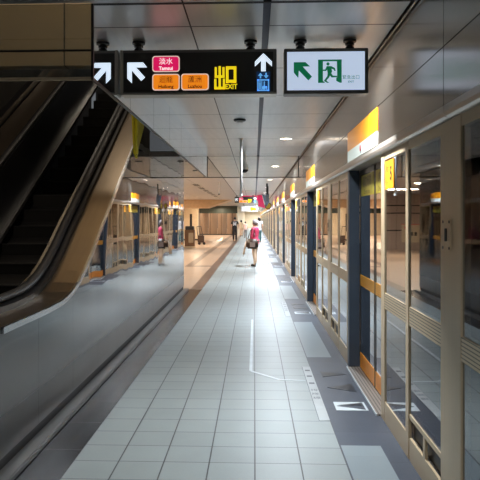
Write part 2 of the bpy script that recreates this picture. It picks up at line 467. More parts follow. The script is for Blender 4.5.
# hall walls
struct(bx('wall_hall', M['tan_wall'], None, -12, -11.8, YH, YEND, 0, CZ)); 
struct(bx('wall_hall', M['tan_wall'], None, -12, -4.55, 34.0, 34.3, 0, CZ))
struct(bx('wall_hall', M['green_dark'], None, -12, -1.72, YEND-.05, YEND+.1, 2.2, CZ))
struct(bx('wall_hall', M['cream'], None, -12, -5.62, YEND-.1, YEND+.1, 0, 2.2))
struct(bx('wall_hall', M['cream'], None, -1.9, -1.72, YEND, YE, 0, CZ))
for z in (2.33, 1.93, 1.02):
    struct(bx('trim_10', M['black_gap'], None, -12, -4.55, 33.97, 34.0, z-.03, z+.03))
# notice board on that wall
t = thing('notice_board', 'small notice board with red marks on the tan hall wall', 'notice board', (-6.1, 33.95, 1.0))
bx('board', M['cream'], t, -.45, .45, 0, .03, -.6, .35)
bx('frame', M['red'], t, -.47, .47, -.006, .0, .33, .36); bx('red_patch', M['red'], t, .15, .3, -.01, 0, .1, .22)
for i in range(3): bx('text_line', M['black'], t, -.32+.2*i, -.2+.2*i, -.01, 0, -.25, -.05)

# closed shutter at the end of the hall
t = thing('roller_shutter', 'closed brown metal folding shutter across the end of the hall', 'shutter', (0, YEND-.12, 0))
for k in range(4):
    x0 = -5.6 + k*.935
    bm = bmesh.new()
    n = 8
    pr = []
    for i in range(n+1): pr.append((x0+.01+(.915)*i/n, -.05*math.sin(PI*i/n), 0))
    pr += [(x0+.925, .03, 0), (x0+.01, .03, 0)]
    poly(bm, pr, (0, 0, 2.2)); obj('shutter_panel', bm, M['shutter'], t)
bx('bottom_rail', M['dark_metal'], t, -5.6, -1.86, -.09, .04, 0, .09)

# ------------------------------------------------------------------ platform screen doors
def bay(k):
    """fixed glazed panel of module k; runs from y=1.66 to y=5.25, opening to y=6.98"""
    y0 = PITCH*k + .042
    t = thing('screen_panel', PANEL_LABEL[k], 'platform screen', (XW, y0+3.5, 0), 0, 'gold framed glass panels of the platform screen doors')
    o = -3.5
    bm = bmesh.new()
    yv = [(1.62, 1.70), (2.41, 2.46), (3.22, 3.57), (4.32, 4.40), (5.12, 5.25)]
    for a, b in yv: box(bm, 0, .022, a+o, b+o, 0, 2.15, bev=.003)
    box(bm, .003, .021, 1.70+o, 5.12+o, 2.09, 2.149)
    box(bm, .003, .021, 1.70+o, 2.40+o, 0, .16); box(bm, .003, .021, 4.41+o, 5.12+o, 0, .16)
    for a, b in ((2.47, 3.22), (3.57, 4.30)):
        box(bm, .003, .021, a+o, b+o, .28, .31); box(bm, .003, .021, a+o, b+o, 0, .15)
        box(bm, .003, .021, (a+b)/2-.02+o, (a+b)/2+.02+o, .15, .28)
    obj('frame', bm, M['gold'], t)
    for a, b in ((1.70, 2.40), (2.47, 3.22), (3.57, 4.30), (4.41, 5.12)):
        zb = .31 if (a in (2.47, 3.57)) else .16
        bx('mid_band', M['gold_groove'], t, .002, .022, a+o, b+o, .905, 1.03)
        bx('glass_pane', M['glass'], t, .010, .018, a+o, b+o, 1.03, 2.09)
        bx('glass_pane', M['glass'], t, .010, .018, a+o, b+o, zb, .905)
        if zb > .2:
            bx('vent', M['dark_metal'], t, .035, .045, a+o, b+o, .15, .28)
    lp = bx('lock_plate', M['gold'], t, -.008, 0, 3.37+o, 3.51+o, 1.45, 1.62, bev=.003)
    bx('keyhole', M['black'], lp, -.014, -.008, 3.425+o, 3.455+o, 1.50, 1.57, bev=.002)
    for a in (3.385, 3.495):
        for z in (1.465, 1.605): obj('screw', cyl(bmesh.new(), (-.011, a+o, z), (-.007, a+o, z), .008, n=8), M['dark_metal'], lp)
    # number sign stuck on the pane
    s = bx('number_sign', M['num_orange'], t, .004, .009, 4.80+o, 5.10+o, 1.855, 2.075)
    s['label'] = 'orange sign with black number 5'
    text('number', '5', .145, M['black'], s, (.0015, 4.885+o, 1.965), (PI/2, 0, -PI/2), bold=.004)
    text('characters', '月台', .058, M['black'], s, (.0015, 5.02+o, 2.01), (PI/2, 0, -PI/2))
    text('small_text', '1-', .075, M['black'], s, (.0015, 5.02+o, 1.91), (PI/2, 0, -PI/2))
    return t

def door(k):
    y0 = PITCH*k + .042
    t = thing('sliding_door', DOOR_LABEL[k], 'platform door', (1.147, y0+6.1, 0), 0, 'recessed sliding platform doors')
    for a, b in ((-.85, -.012), (.012, .86)):
        bm = bmesh.new()
        box(bm, 0, .05, a, a+.045, .02, 2.14); box(bm, 0, .05, b-.045, b, .02, 2.14)
        box(bm, 0, .05, a, b, 2.09, 2.14)
        lf = obj('door_leaf', bm, M['door_frame'], t)
        bx('kick_panel', M['orange'], lf, -.002, .05, a+.02, b-.02, .02, .18)
        bx('mid_band', M['orange_groove'], lf, -.002, .05, a+.02, b-.02, .90, 1.02)
        bx('glass_pane', M['door_glass'], lf, .002, .008, a+.045, b-.045, .18, .90)
        bx('glass_pane', M['door_glass'], lf, .002, .008, a+.045, b-.045, 1.02, 2.09)
        sg = bx('door_sign', M['olive'], lf, -.004, .001, (-.5 if a < -.1 else a+.05), (b-.05 if a < -.1 else b-.1), 1.86, 2.08)
        if k < 4:
            yc = ((-.5-.062)/2 if a < -.1 else (.062+.76)/2)
            sgn = '請勿' if a < -.1 else '請勿倚靠'
            text('characters', sgn, .10 if a < -.1 else .12, M['brown'], sg, (-.0055, yc, 2.00), (PI/2, 0, -PI/2))
            text('small_text', 'Do not' if a < -.1 else 'Do not lean', .07, M['brown'], sg, (-.0055, yc, 1.90), (PI/2, 0, -PI/2))
    bx('door_sill', M['sill'], t, -.137, .05, -.83, .88, 0, .012)
    e = bx('sill_edge', M['decal_white'], t, -.147, -.137, -.83, .88, 0, .014)
    return t

def pillar(k):
    y0 = PITCH*k + .042
    t = thing('steel_column', PILLAR_LABEL[k], 'column', (1.09, y0+7.06, 0), 0, 'dark blue columns of the platform screen')
    bx('shaft', M['navy'], t, -.055, .058, -.06, .06, 0, 2.15, bev=.003)
    bx('base_plate', M['dark_metal'], t, -.057, .06, -.065, .065, 0, .015)
    return t

def header_sign(k):
    y0 = PITCH*k
    t = thing('door_header_sign', HSIGN_LABEL[k], 'sign', (.998, y0+6.06, 2.2), 0, 'orange and white signs above the train doors')
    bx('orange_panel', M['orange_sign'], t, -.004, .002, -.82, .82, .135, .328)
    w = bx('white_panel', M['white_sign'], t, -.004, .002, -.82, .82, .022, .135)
    # red route symbol
    bm = bmesh.new(); cyl(bm, (-.006, .0, .085), (-.003, .0, .085), .03, n=20); obj('red_symbol', bm, M['red'], t)
    bx('symbol_stem', M['black'], t, -.006, -.003, -.045, -.028, .035, .075)
    return t

ORD = ['', 'second', 'third', 'fourth', 'fifth', 'sixth', 'seventh', 'eighth', 'ninth', 'tenth', 'eleventh', 'twelfth', 'thirteenth', 'fourteenth',
       'fifteenth', 'sixteenth', 'seventeenth', 'eighteenth', 'nineteenth', 'twentieth']
def series(first, fmt): return [first] + [fmt % ORD[k] for k in range(1, 19)]
PANEL_LABEL = series('gold framed glass screen panel closest to the viewer, with lock plate and orange 5 sign',
                     'gold framed glass screen panel, %s one along the platform from the viewer')
DOOR_LABEL = series('sliding glass door with orange bands and olive sign, closest to the viewer',
                    'recessed sliding glass door with orange bands, %s one along the platform')
PILLAR_LABEL = series('thick dark blue steel column beside the nearest orange banded door',
                      'dark blue steel column between glass screens, %s one along the platform')
HSIGN_LABEL = series('orange over white sign on the steel header above the nearest door, with red symbol',
                     'orange over white sign on the steel header above the %s door')
NB = 19
for k in range(NB):
    bay(k); door(k); pillar(k); header_sign(k)
struct(bx('wall_right', M['header'], None, XW, XW+.1, YB, 1.66, 0, 2.15))

# ------------------------------------------------------------------ escalator
ES = thing('escalator', 'dark escalator with gold deck and black handrails rising beside the polished wall', 'escalator', (-2.6, 5.4, 0))
EO = Vector((-2.6, 5.4, 0))
def rel(o): o.location = -EO; o.parent = ES; return o
up = [(y, z) for y, z in deck_full if y > 3.5]
def sw(name, prof, m, path=None, smooth=False):
    o = obj(name, sweep(bmesh.new(), path or up, prof), m, ES, smooth); o.location = -EO; return o
# right balustrade (near the cladding wall)
d = sw('deck', [(-1.862, -.02), (-1.605, -.02), (-1.605, .004), (-1.862, .004)], M['esc_gold']); d['label'] = 'gold metal deck on the right'
sw('deck_edge', [(-1.608, -.03), (-1.588, -.03), (-1.588, .012), (-1.608, .012)], M['bright_metal'])
sw('balustrade', [(-2.0, -.72), (-1.862, -.72), (-1.862, .05), (-2.0, .05)], M['esc_black'])
sw('guide_rail', [(-2.03, .02), (-2.0, .02), (-2.0, .085), (-2.03, .085)], M['bright_metal'])
def rail_prof(cx, cn, rx, rn, n=12): return [(cx+rx*math.cos(2*PI*i/n), cn+rn*math.sin(2*PI*i/n)) for i in range(n)]
h = sw('handrail', rail_prof(-1.95, .09, .045, .03), M['rubber'], smooth=True)
# left balustrade
sw('balustrade', [(-3.14, -.75), (-3.10, -.75), (-3.10, .04), (-3.14, .04)], M['esc_panel'])
sw('skirt', [(-3.10, -.68), (-3.06, -.68), (-3.06, -.63), (-3.10, -.63)], M['bright_metal'])
sw('handrail', rail_prof(-3.15, .07, .045, .03), M['rubber'], smooth=True)
sw('deck', [(-3.60, -.02), (-3.22, -.02), (-3.22, .0), (-3.60, .0)], M['esc_gold'])
sw('balustrade', [(-3.72, -.6), (-3.62, -.6), (-3.62, .1), (-3.72, .1)], M['esc_black'])
# steps
for i in range(24):
    ys_ = 5.45 + .37*i; zt = -3.11 + .577*(ys_) + .0
    zt = max(zt, .02)
    bm = bmesh.new()
    box(bm, -3.07, -2.0, ys_, ys_+.40, zt-.215, zt)
    st = obj('step', bm, M['step'], ES); st.location = -EO
    e = bx('step_nosing', M['step_edge'], st, -3.06, -2.01, ys_-.004, ys_+.03, zt-.012, zt+.003)
pl = bx('landing_plate', M['bright_metal'], ES, -3.1, -2.0, 4.0, 5.45, 0, .015); pl.location = -EO
und = poly(bmesh.new(), [(-3.1, 5.5, .0), (-3.1, 13.4, 4.3), (-3.1, 13.4, 3.9), (-3.1, 6.3, .0)], (1.1, 0, 0))
o = obj('truss', und, M['esc_black'], ES); o.location = -EO
# yellow guard hanging where the handrail passes the barrier
G = thing('handrail_guard', 'yellow plastic guard hanging where the escalator handrail meets the ceiling edge', 'guard', (-1.57, 8.3, 2.45))
bm = poly(bmesh.new(), [(0, -.20, .62), (0, .66, .62), (0, .60, .45), (0, .22, .14), (0, .10, -.03), (0, -.04, .02), (0, -.10, .18)], (.025, 0, 0))
obj('panel', bm, M['yellow_guard'], G)
bm = bmesh.new(); cyl(bm, (.04, -.13, .62), (.04, -.02, .02), .022, n=10); obj('tube', bm, M['yellow_guard'], G, True)

# ------------------------------------------------------------------ smoke barriers (hanging glass)
t = thing('smoke_barrier', 'hanging glass smoke barrier pane across the front of the escalator opening', 'glass barrier', (-1.0, 3.92, CZ))
bx('glass_pane', M['smoke_glass'], t, -2.6, 0, 0, .01, -.455, .0)
bx('bottom_rail', M['gold'], t, -2.6, .004, -.006, .016, -.47, -.452)
bx('dark_line', M['black_gap'], t, -2.6, -.01, -.004, 0, -.292, -.284)  # thin dark horizontal line across the pane
bx('corner_bead', M['dark_metal'], t, -.008, .006, -.006, .016, -.47, 0)
t = thing('smoke_barrier', 'long hanging glass smoke barrier running above the polished escalator wall', 'glass barrier', (-1.0, 3.93, CZ))
for i in range(8):
    a = i*1.198
    bx('glass_pane', M['smoke_glass'], t, -.01, .0, a+.004, a+1.194, -.455, 0)
bx('bottom_rail', M['dark_metal'], t, -.014, .004, 0, 9.60, -.468, -.452)
t = thing('smoke_barrier', 'hanging glass smoke barrier crossing the corridor ceiling beyond the dome camera pole', 'glass barrier', (0, 13.55, CZ))
for a, b in ((-5.4, -3.2), (-3.2, -1.0), (-1.0, .955)):
    bx('glass_pane', M['clear_glass'], t, a+.004, b-.004, 0, .008, -.44, 0)
bx('bottom_rail', M['dark_metal'], t, -5.4, .99, -.005, .012, -.455, -.44)
for x in (-1.0, .93): bx('corner_bead', M['dark_metal'], t, x-.008, x+.008, -.005, .012, -.455, 0)

# ------------------------------------------------------------------ hanging signs
def flat(name, m, parent, pts, y=-.004, t=.004):
    """outline in the sign's own x/z, facing -y"""
    return obj(name, poly(bmesh.new(), [(x, y, z) for x, z in pts], (0, t, 0)), m, parent)
def rrect(x0, x1, z0, z1, r, n=5):
    pts = []
    for cx, cz, a0 in ((x1-r, z1-r, 0), (x0+r, z1-r, 90), (x0+r, z0+r, 180), (x1-r, z0+r, 270)):
        for i in range(n+1):
            a = math.radians(a0+90*i/n); pts.append((cx+r*math.cos(a), cz+r*math.sin(a)))
    return pts

def hanger(parent, x, y=.06, top=.075):
    bm = bmesh.new()
    cyl(bm, (x, y, top-.016), (x, y, top), .048, n=20); cyl(bm, (x, y, .02), (x, y, top-.016), .02, n=14)
    cyl(bm, (x, y, .0), (x, y, .022), .032, n=16); cyl(bm, (x, y, .035), (x, y, .05), .034, n=8)
    obj('hanger', bm, M['dark_metal'], parent)

def way_sign(loc, label, full=True):
    # origin: upper left corner of the sign box; one unit of k = a 1 px step at the near sign
    k = .00737
    t = thing('hanging_sign', label, 'sign', loc, 0)
    W, Hh = 155.5*k, 44*k
    bm = box(bmesh.new(), 0, W, .0, .12, -Hh, 0, bev=.004)
    obj('housing', bm, M['sign_frame'], t)
    X = lambda px: (px-122)*k
    Z = lambda py: -(py-48)*k
    flat('black_face', M['sign_black'], t, [(X(124.5), Z(90)), (X(274), Z(90)), (X(274), Z(51)), (X(124.5), Z(51))], -.003, .004)
    bx('bottom_rim', M['sign_frame_pale'], t, 0, W, -.008, .125, -Hh-.008, -Hh+.004)
    bx('end_cap', M['sign_frame_pale'], t, -.008, .012, -.008, .125, -Hh, 0)
    # arrow to the upper left
    ar = [(128, 60.5), (144, 60.5), (148, 65.5), (137, 65.5), (146, 75.5), (142, 79), (132.6, 68.5), (132.8, 81.5), (128, 76.5)]
    flat('arrow', M['w_light'], t, [(X(a), Z(b)) for a, b in ar], -.006)
    # route badges
    for (x0, x1, z0, z1, m, s1, s2, tm) in ((153.2, 180.8, 70.3, 54.2, M['mag'], '淡水', 'Tamsui', M['w_text']),
                                          (153.2, 180.8, 88.8, 72.2, M['org'], '迴龍', 'Huilong', M['black']),
                                          (182.2, 210, 88.8, 72.2, M['org'], '蘆洲', 'Luzhou', M['black'])):
        b = flat('badge_rim', M['rim'], t, rrect(X(x0), X(x1), Z(z0), Z(z1), .022), -.006)
        c = flat('badge', m, b, rrect(X(x0)+.008, X(x1)-.008, Z(z0)+.008, Z(z1)-.008, .017), -.008)
        if full:
            cx, cz = (X(x0)+X(x1))/2, (Z(z0)+Z(z1))/2
            text('characters', s1, .052, tm, c, (cx, -.0095, cz+.015))
            text('small_text', s2, .036, tm, c, (cx, -.0095, cz-.034), bold=.0010)
    # exit characters built from yellow bars
    bm = bmesh.new()
    def bar(x0, x1, y0, y1):
        q = .0003*(len(bm.verts)//8)
        box(bm, X(x0), X(x1), -.007-q, -.003, Z(y1), Z(y0))
    bar(219.7, 222.0, 65, 88); bar(215.8, 218, 66, 76); bar(223.6, 225.6, 66, 76); bar(215.8, 225.6, 74.3, 76.6)
    bar(215.4, 217.6, 77.6, 88); bar(224, 226.0, 77.6, 88); bar(215.4, 226, 85.6, 88)
    bar(227, 229.6, 65.4, 81.5); bar(234.8, 237.4, 65.4, 81.5); bar(227, 237.4, 65.4, 68.2); bar(227, 237.4, 78.8, 81.5)
    obj('exit_characters', bm, M['yel'], t)
    if full: text('exit_word', 'EXIT', .052, M['yel'], t, (X(232.3), -.006, Z(85.6)), sx=.84, bold=.0012)
    # arrow up, lift symbol
    au = [(264.3, 52.5), (272.8, 61), (272.8, 65.8), (266.6, 60), (266.6, 70.5), (262, 70.5), (262, 60), (255.8, 65.8), (255.8, 61)]
    flat('arrow', M['w_light'], t, [(X(a), Z(b)) for a, b in au], -.006)
    lf = flat('lift_symbol', M['dblu'], t, [(X(257.5), Z(91)), (X(271), Z(91)), (X(271), Z(70.8)), (X(257.5), Z(70.8))], -.0045)
    bm = bmesh.new()
    for (x0, x1, y0, y1) in ((258.3, 259.5, 78.5, 90), (268.8, 270, 78.5, 90), (258.3, 270, 78.5, 79.7), (258.3, 270, 88.8, 90), (262.4, 263.1, 80, 89)):
        box(bm, X(x0), X(x1), -.007, -.004, Z(y1), Z(y0))
    poly(bm, [(X(a), -.007, Z(b)) for a, b in ((259, 75), (261.4, 72), (263.8, 75), (262.1, 75), (262.1, 77.5), (260.7, 77.5), (260.7, 75))], (0, .003, 0))
    poly(bm, [(X(a), -.007, Z(b)) for a, b in ((264.6, 74.6), (267, 77.6), (269.4, 74.6), (267.7, 74.6), (267.7, 72), (266.3, 72), (266.3, 74.6))], (0, .003, 0))
    # small figures: one standing, one in a wheelchair
    box(bm, X(260.2), X(261.6), -.007, -.004, Z(88.3), Z(82)); cyl(bm, (X(260.9), -.007, Z(81)), (X(260.9), -.004, Z(81)), .0055, n=10)
    cyl(bm, (X(265.2), -.007, Z(81.3)), (X(265.2), -.004, Z(81.3)), .0055, n=10)
    box(bm, X(264.6), X(265.8), -.007, -.004, Z(86), Z(82.2)); box(bm, X(264.6), X(267.8), -.007, -.004, Z(86.6), Z(85.4)); box(bm, X(267), X(268), -.007, -.004, Z(88.5), Z(85.4))
    bmesh.ops.create_cone(bm, cap_ends=True, segments=14, radius1=.014, radius2=.014, depth=.0025, matrix=Matrix.Translation((X(264.8), -.0048, Z(86.8))) @ Matrix.Rotation(PI/2, 4, 'X'))
    obj('pictogram', bm, M['blu'], lf)
    hanger(t, X(138)); hanger(t, X(251.5))
    return t
SY = 4.70
way_sign((-.983, SY, 2.868), 'long black hanging sign with three badges, exit characters and white arrows near the viewer')
way_sign((-1.02, 33.0, 2.77), 'small black hanging sign far down the corridor beside the magenta banner')

# green exit sign
k = .00737
t = thing('exit_sign', 'white lit exit sign with green running figure hanging near the steel header', 'sign', (.2175, SY, 2.868))
W, Hh = 83*k, 45*k
obj('housing', box(bmesh.new(), 0, W, 0, .12, -Hh, 0, bev=.004), M['sign_frame'], t)
X = lambda px: (px-284)*k
Z = lambda py: -(py-48)*k
flat('lit_face', M['exit_face'], t, [(X(287), Z(89.5)), (X(363.5), Z(89.5)), (X(363.5), Z(51.5)), (X(287), Z(51.5))], -.003)
flat('arrow', M['exit_green'], t, [(X(a), Z(b)) for a, b in ((293.5, 61.8), (305, 61.8), (309.5, 66), (302.3, 66.2), (311.5, 76.2), (308, 80), (298.5, 70), (298, 77.5), (293.5, 72))], -.006)
bm = bmesh.new()
def qd(pts): poly(bm, [(X(a), -.006, Z(b)) for a, b in pts], (0, .0025, 0))
qd([(317.5, 59.5), (340.8, 59.5), (340.8, 61.2), (317.5, 61.2)])
qd([(317.5, 61.2), (322.3, 61.2), (322.3, 80.5), (324.6, 82.5), (317.5, 82.5)])
qd([(336, 61.2), (340.8, 61.2), (340.8, 82.5), (339, 82.5), (335.4, 80.6), (335.4, 77.5), (336.4, 77.2)])
obj('doorway', bm, M['exit_green'], t)
bm = bmesh.new()
cyl(bm, (X(327.3), -.006, Z(63.8)), (X(327.3), -.0035, Z(63.8)), .0115, n=16)
qd([(325.8, 66), (330, 66), (331.5, 71.5), (329.8, 74), (327, 73)])
qd([(326, 66), (330.5, 66), (334.2, 68), (334.8, 70.5), (333.6, 71), (332.8, 69.3), (329, 67.8)])
qd([(326, 66.2), (327.4, 68), (325.4, 70.8), (322.2, 70.6), (322.2, 69.4), (324.5, 69.3)])
qd([(329.5, 71.5), (332, 75.4), (336.2, 75.6), (336.2, 77), (330.8, 77.2), (327.8, 73.5)])
qd([(327, 72), (330, 73.5), (328.6, 77), (325.6, 80.4), (328.4, 82.3), (326.4, 82.5), (323.2, 80.6), (326.6, 75.8)])
obj('running_figure', bm, M['exit_green'], t)
text('characters', '緊急出口', .032, M['exit_green'], t, (X(350), -.0045, Z(77.3)))
text('exit_word', 'EXIT', .021, M['exit_green'], t, (X(350), -.0045, Z(81.6)), bold=.0003)
hanger(t, X(300.5)); hanger(t, X(350))

# magenta banner beside the far sign, and red neighbour
t = thing('ceiling_banner', 'magenta banner hanging behind the small far sign', 'banner', (-.70, 36.0, 2.93))
bx('fabric', M['banner'], t, 0, .95, 0, .03, -.27, 0)
o = obj('side_wing', poly(bmesh.new(), [(.86, -.02, .05), (1.12, -.02, .22-.2), (1.30, -.02, -.70), (.92, -.02, -.60)], (0, -.03, 0)), M['banner'], t)
for x in (.1, .8): obj('rod', cyl(bmesh.new(), (x, .015, 0), (x, .015, .04), .012, n=8), M['dark_metal'], t)
t = thing('ceiling_sign', 'white and orange hanging sign below the magenta banner', 'sign', (-.92, 44.0, 2.50))
bx('housing', M['white_metal'], t, 0, 1.15, 0, .1, -.36, 0)
bx('orange_face', M['org'], t, .65, 1.05, -.01, 0, -.30, -.06); bx('lit_face', M['w_light'], t, .08, .58, -.01, 0, -.30, -.06)
for x in (.2, .95): obj('rod', cyl(bmesh.new(), (x, .05, 0), (x, .05, .45), .015, n=8), M['dark_metal'], t)
# monitor on a pole
t = thing('hanging_monitor', 'dark monitor on a ceiling pole beside the magenta banner', 'monitor', (.45, 24.0, CZ))
obj('pole', cyl(bmesh.new(), (.02, 0, 0), (.02, 0, -.42), .035, n=12), M['dark_metal'], t)
bm = poly(bmesh.new(), [(-.16, 0, -.40), (-.05, 0, -.44), (.10, 0, -.38), (.11, 0, -.68), (.0, 0, -.88), (-.06, 0, -.72)], (0, .14, 0)); obj('housing', bm, M['navy'], t)
t2 = obj('screen', poly(bmesh.new(), [(-.03, -.006, -.47), (.085, -.006, -.43), (.085, -.006, -.64), (.0, -.006, -.70)], (0, .006, 0)), M['dark_metal'], t)
t = thing('hanging_clock', 'small round dark clock hanging by the header beyond the monitor', 'clock', (.56, 26.0, CZ))
obj('rod', cyl(bmesh.new(), (0, 0, 0), (0, 0, -.66), .012, n=8), M['dark_metal'], t)
obj('case', cyl(bmesh.new(), (0, -.03, -.80), (0, .06, -.80), .14, n=24), M['brown'], t)
obj('face', cyl(bmesh.new(), (0, -.036, -.80), (0, -.03, -.80), .10, n=24), M['olive'], t)

# ------------------------------------------------------------------ ceiling fittings
LX = .52
def downlight(x, y, label, m='lamp', r=.085, energy=60, col=(1, .93, .82), group='round downlights in the corridor ceiling', spot=True):
    t = thing('downlight', label, 'ceiling light', (x, y, CZ), 0, group)
    bm = bmesh.new(); bmesh.ops.create_cone(bm, cap_ends=False, segments=28, radius1=r+.03, radius2=r, depth=.012, matrix=Matrix.Translation((0, 0, -.006)))
    obj('trim_ring', bm, M['white_metal'], t)
    obj('lamp', cyl(bmesh.new(), (0, 0, -.006), (0, 0, -.001), r, n=28), M[m], t)
    l = bpy.data.lights.new('lamp_light', 'AREA'); l.shape = 'DISK'; l.size = r*2; l.energy = energy; l.color = col
    lo = bpy.data.objects.new('lamp_light', l); C.objects.link(lo); lo.parent = t; lo.location = (0, 0, -.012)
    l.spread = math.radians(150 if y < 6 else 165)
    return t
DL = ['corridor downlight nearest the viewer, above the exit sign', 'bright round downlight beyond the two near signs, first visible on the right ceiling panel',
      'round downlight further along the right ceiling panel, past the glass barrier']
for i, k in enumerate([-2, -1] + list(range(0, 20))):
    if k < 0: lab = 'round corridor downlight behind the viewer, ' + ('near the back wall' if k == -2 else 'just overhead')
    elif k < 3: lab = DL[k]
    else: lab = 'round corridor downlight, %s of the row along the right ceiling panel' % ORD[k]
    e = (62, 82, 110, 160, 190)[max(0, min(4, k+1))] if k < 4 else 185
    cc = (.95, .98, 1) if k < 1 else (.84, .92, 1)
    downlight(LX, 5.1+PITCH*k, lab, energy=e, col=cc)
# hall panels of light
def panel_light(x, y, w, l, e, label, col=(1, .80, .58)):
    t = thing('light_panel', label, 'ceiling light', (x, y, CZ), 0, 'warm light panels in the hall ceiling')
    bx('frame', M['white_metal'], t, -w/2-.04, w/2+.04, -l/2-.04, l/2+.04, -.012, 0)
    bx('diffuser', M['lamp_hall'], t, -w/2, w/2, -l/2, l/2, -.018, -.012)
    a = bpy.data.lights.new('panel_glow', 'AREA'); a.shape = 'RECTANGLE'; a.size = w; a.size_y = l; a.energy = e; a.color = col
    lo = bpy.data.objects.new('panel_glow', a); C.objects.link(lo); lo.parent = t; lo.location = (0, 0, -.03)
for y, nm in ((18.5, 'closest to the escalator block'), (23.6, 'second from the escalator block'), (28.4, 'just before the tan wall')):
    panel_light(-4.4, y, 1.2, .35, 200, 'warm ceiling light panel in the hall, ' + nm)
for y, nm in ((41, 'first beyond the cream pillar line'), (50, 'midway to the shutter'), (59, 'close to the shutter')):
    panel_light(-7.6, y, 1.2, .5, 480, 'warm ceiling light panel in the far hall, ' + nm)
for y in (38, 47, 56, 63.6):
    downlight(-3.4, y, 'warm round hall downlight %s' % {38: 'beside the ceiling vents', 47: 'in front of the cream pillar', 56: 'between pillar and shutter', 63.6: 'right before the shutter'}[y],
              'lamp_hall', .07, 150, (1, .80, .58), 'round downlights in the hall ceiling')
# lamps of the floor above, over the escalator shaft
for i, (x, y) in enumerate(((-2.3, 5.6), (-2.3, 10.4), (-2.3, 14.2))):
    t = thing('shaft_light', 'ceiling lamp high in the escalator shaft, %s from the bottom' % ['first', 'second', 'third'][i], 'ceiling light', (x, y, 7.5), 0, 'lamps over the escalator')
    bx('frame', M['white_metal'], t, -.64, .64, -.19, .19, -.02, .0)
    bx('diffuser', M['lamp_hall'], t, -.6, .6, -.15, .15, -.03, -.02)
    a = bpy.data.lights.new('shaft_glow', 'AREA'); a.shape = 'RECTANGLE'; a.size = 1.2; a.size_y = .3; a.energy = (60, 12, 12)[i]; a.color = (1, .84, .66)
    lo = bpy.data.objects.new('shaft_glow', a); C.objects.link(lo); lo.parent = t; lo.location = (0, 0, -.05)
for x in (-.9, .3):  # panels added to brighten the otherwise dark end wall
    panel_light(x, 107.0, .9, .5, 120, 'added light panel brightening the far corridor end, ' + ('on the hall side' if x < 0 else 'on the track side'), (1, .92, .84))
# tubes added to light the tunnel wall behind the glass
for i, y in enumerate((8, 15, 24, 36)):
    t = thing('added_tunnel_light', 'added tube lighting the tunnel wall from above, %s along the track' % ['nearest', 'second', 'third', 'fourth'][i], 'light', (4.2, y, 3.802), 0, 'added tubes over the track')
    bx('tube', M['lamp_hall'], t, -.04, .04, -.6, .6, -.06, 0)
    a = bpy.data.lights.new('tube_glow', 'AREA'); a.shape = 'RECTANGLE'; a.size = .1; a.size_y = 1.2; a.energy = 45; a.color = (1, .82, .68)
    lo = bpy.data.objects.new('tube_glow', a); C.objects.link(lo); lo.parent = t; lo.location = (0, 0, -.08)

def ring_fitting(x, y, label, name='smoke_detector', r=.08, m='dark_metal'):
    t = thing(name, label, 'smoke detector', (x, y, CZ))
    obj('base', cyl(bmesh.new(), (0, 0, -.02), (0, 0, 0), r, n=24), M[m], t)
    obj('sensor', cyl(bmesh.new(), (0, 0, -.045), (0, 0, -.02), r*.45, r*.6, n=20), M['white_metal'], t)
ring_fitting(-.195, 8.55, 'round grey smoke detector on the near ceiling, in front of the white pole')
ring_fitting(-1.5, 14.6, 'round detector on the hall ceiling just past the glass barrier corner')
ring_fitting(-1.62, 17.4, 'smaller detector on the hall ceiling beyond the glass barrier corner', r=.06)

t = thing('camera_pole', 'thin white pole hanging from the ceiling in mid corridor', 'pole', (-.22, 10.6, CZ+.003))
obj('pole', cyl(bmesh.new(), (0, 0, 0), (0, 0, -.92), .021, n=14), M['white_metal'], t, True)
obj('flange', cyl(bmesh.new(), (0, 0, -.015), (0, 0, 0), .05, n=20), M['white_metal'], t)
obj('end_cap', cyl(bmesh.new(), (0, 0, -.95), (0, 0, -.92), .026, n=14), M['white_metal'], t)
t = thing('dome_camera', 'white dome security camera hanging beside the thin white pole', 'security camera', (-.20, 13.0, CZ+.003))
obj('bracket', cyl(bmesh.new(), (0, 0, 0), (0, 0, -.22), .025, n=12), M['white_metal'], t)
obj('housing', cyl(bmesh.new(), (0, 0, -.33), (0, 0, -.21), .085, .06, n=24), M['white_metal'], t)
obj('dome', sphere(bmesh.new(), (0, 0, -.33), .075, (1, 1, .9)), M['dark_metal'], t, True)
t = thing('hanging_sensor', 'short white rod sensor hanging from the ceiling above the hall edge', 'sensor', (-1.27, 23.0, CZ))
obj('rod', cyl(bmesh.new(), (0, 0, 0), (0, 0, -.42), .022, n=10), M['white_metal'], t)
obj('tip', cyl(bmesh.new(), (0, 0, -.46), (0, 0, -.42), .03, n=10), M['dark_metal'], t)
# vents in the hall ceiling
for i in range(6):
    y = 25 + i*2.5
    t = thing('ceiling_vent', 'long dark slot vent in the hall ceiling, %s from the glass barrier' % ['first', 'second', 'third', 'fourth', 'fifth', 'sixth'][i], 'vent', (-2.25, y, CZ), 0, 'slot vents in the hall ceiling')
    bx('frame', M['sign_frame_pale'], t, -.14, .14, -.75, .75, -.01, 0)
    for j in range(3): bx('slot', M['black_gap'], t, -.11+.075*j, -.065+.075*j, -.7, .7, -.014, -.009)
# low tan bulkhead under the hall ceiling
struct(bx('ceiling', M['bulkhead'], None, -12, -3.3, 44, 47, CZ-.55, CZ))
struct(obj('ceiling', poly(bmesh.new(), [(-3.3, 44, CZ-.55), (-3.3, 44, CZ), (-1.6, 44, CZ)], (0, 3, 0)), M['bulkhead']))

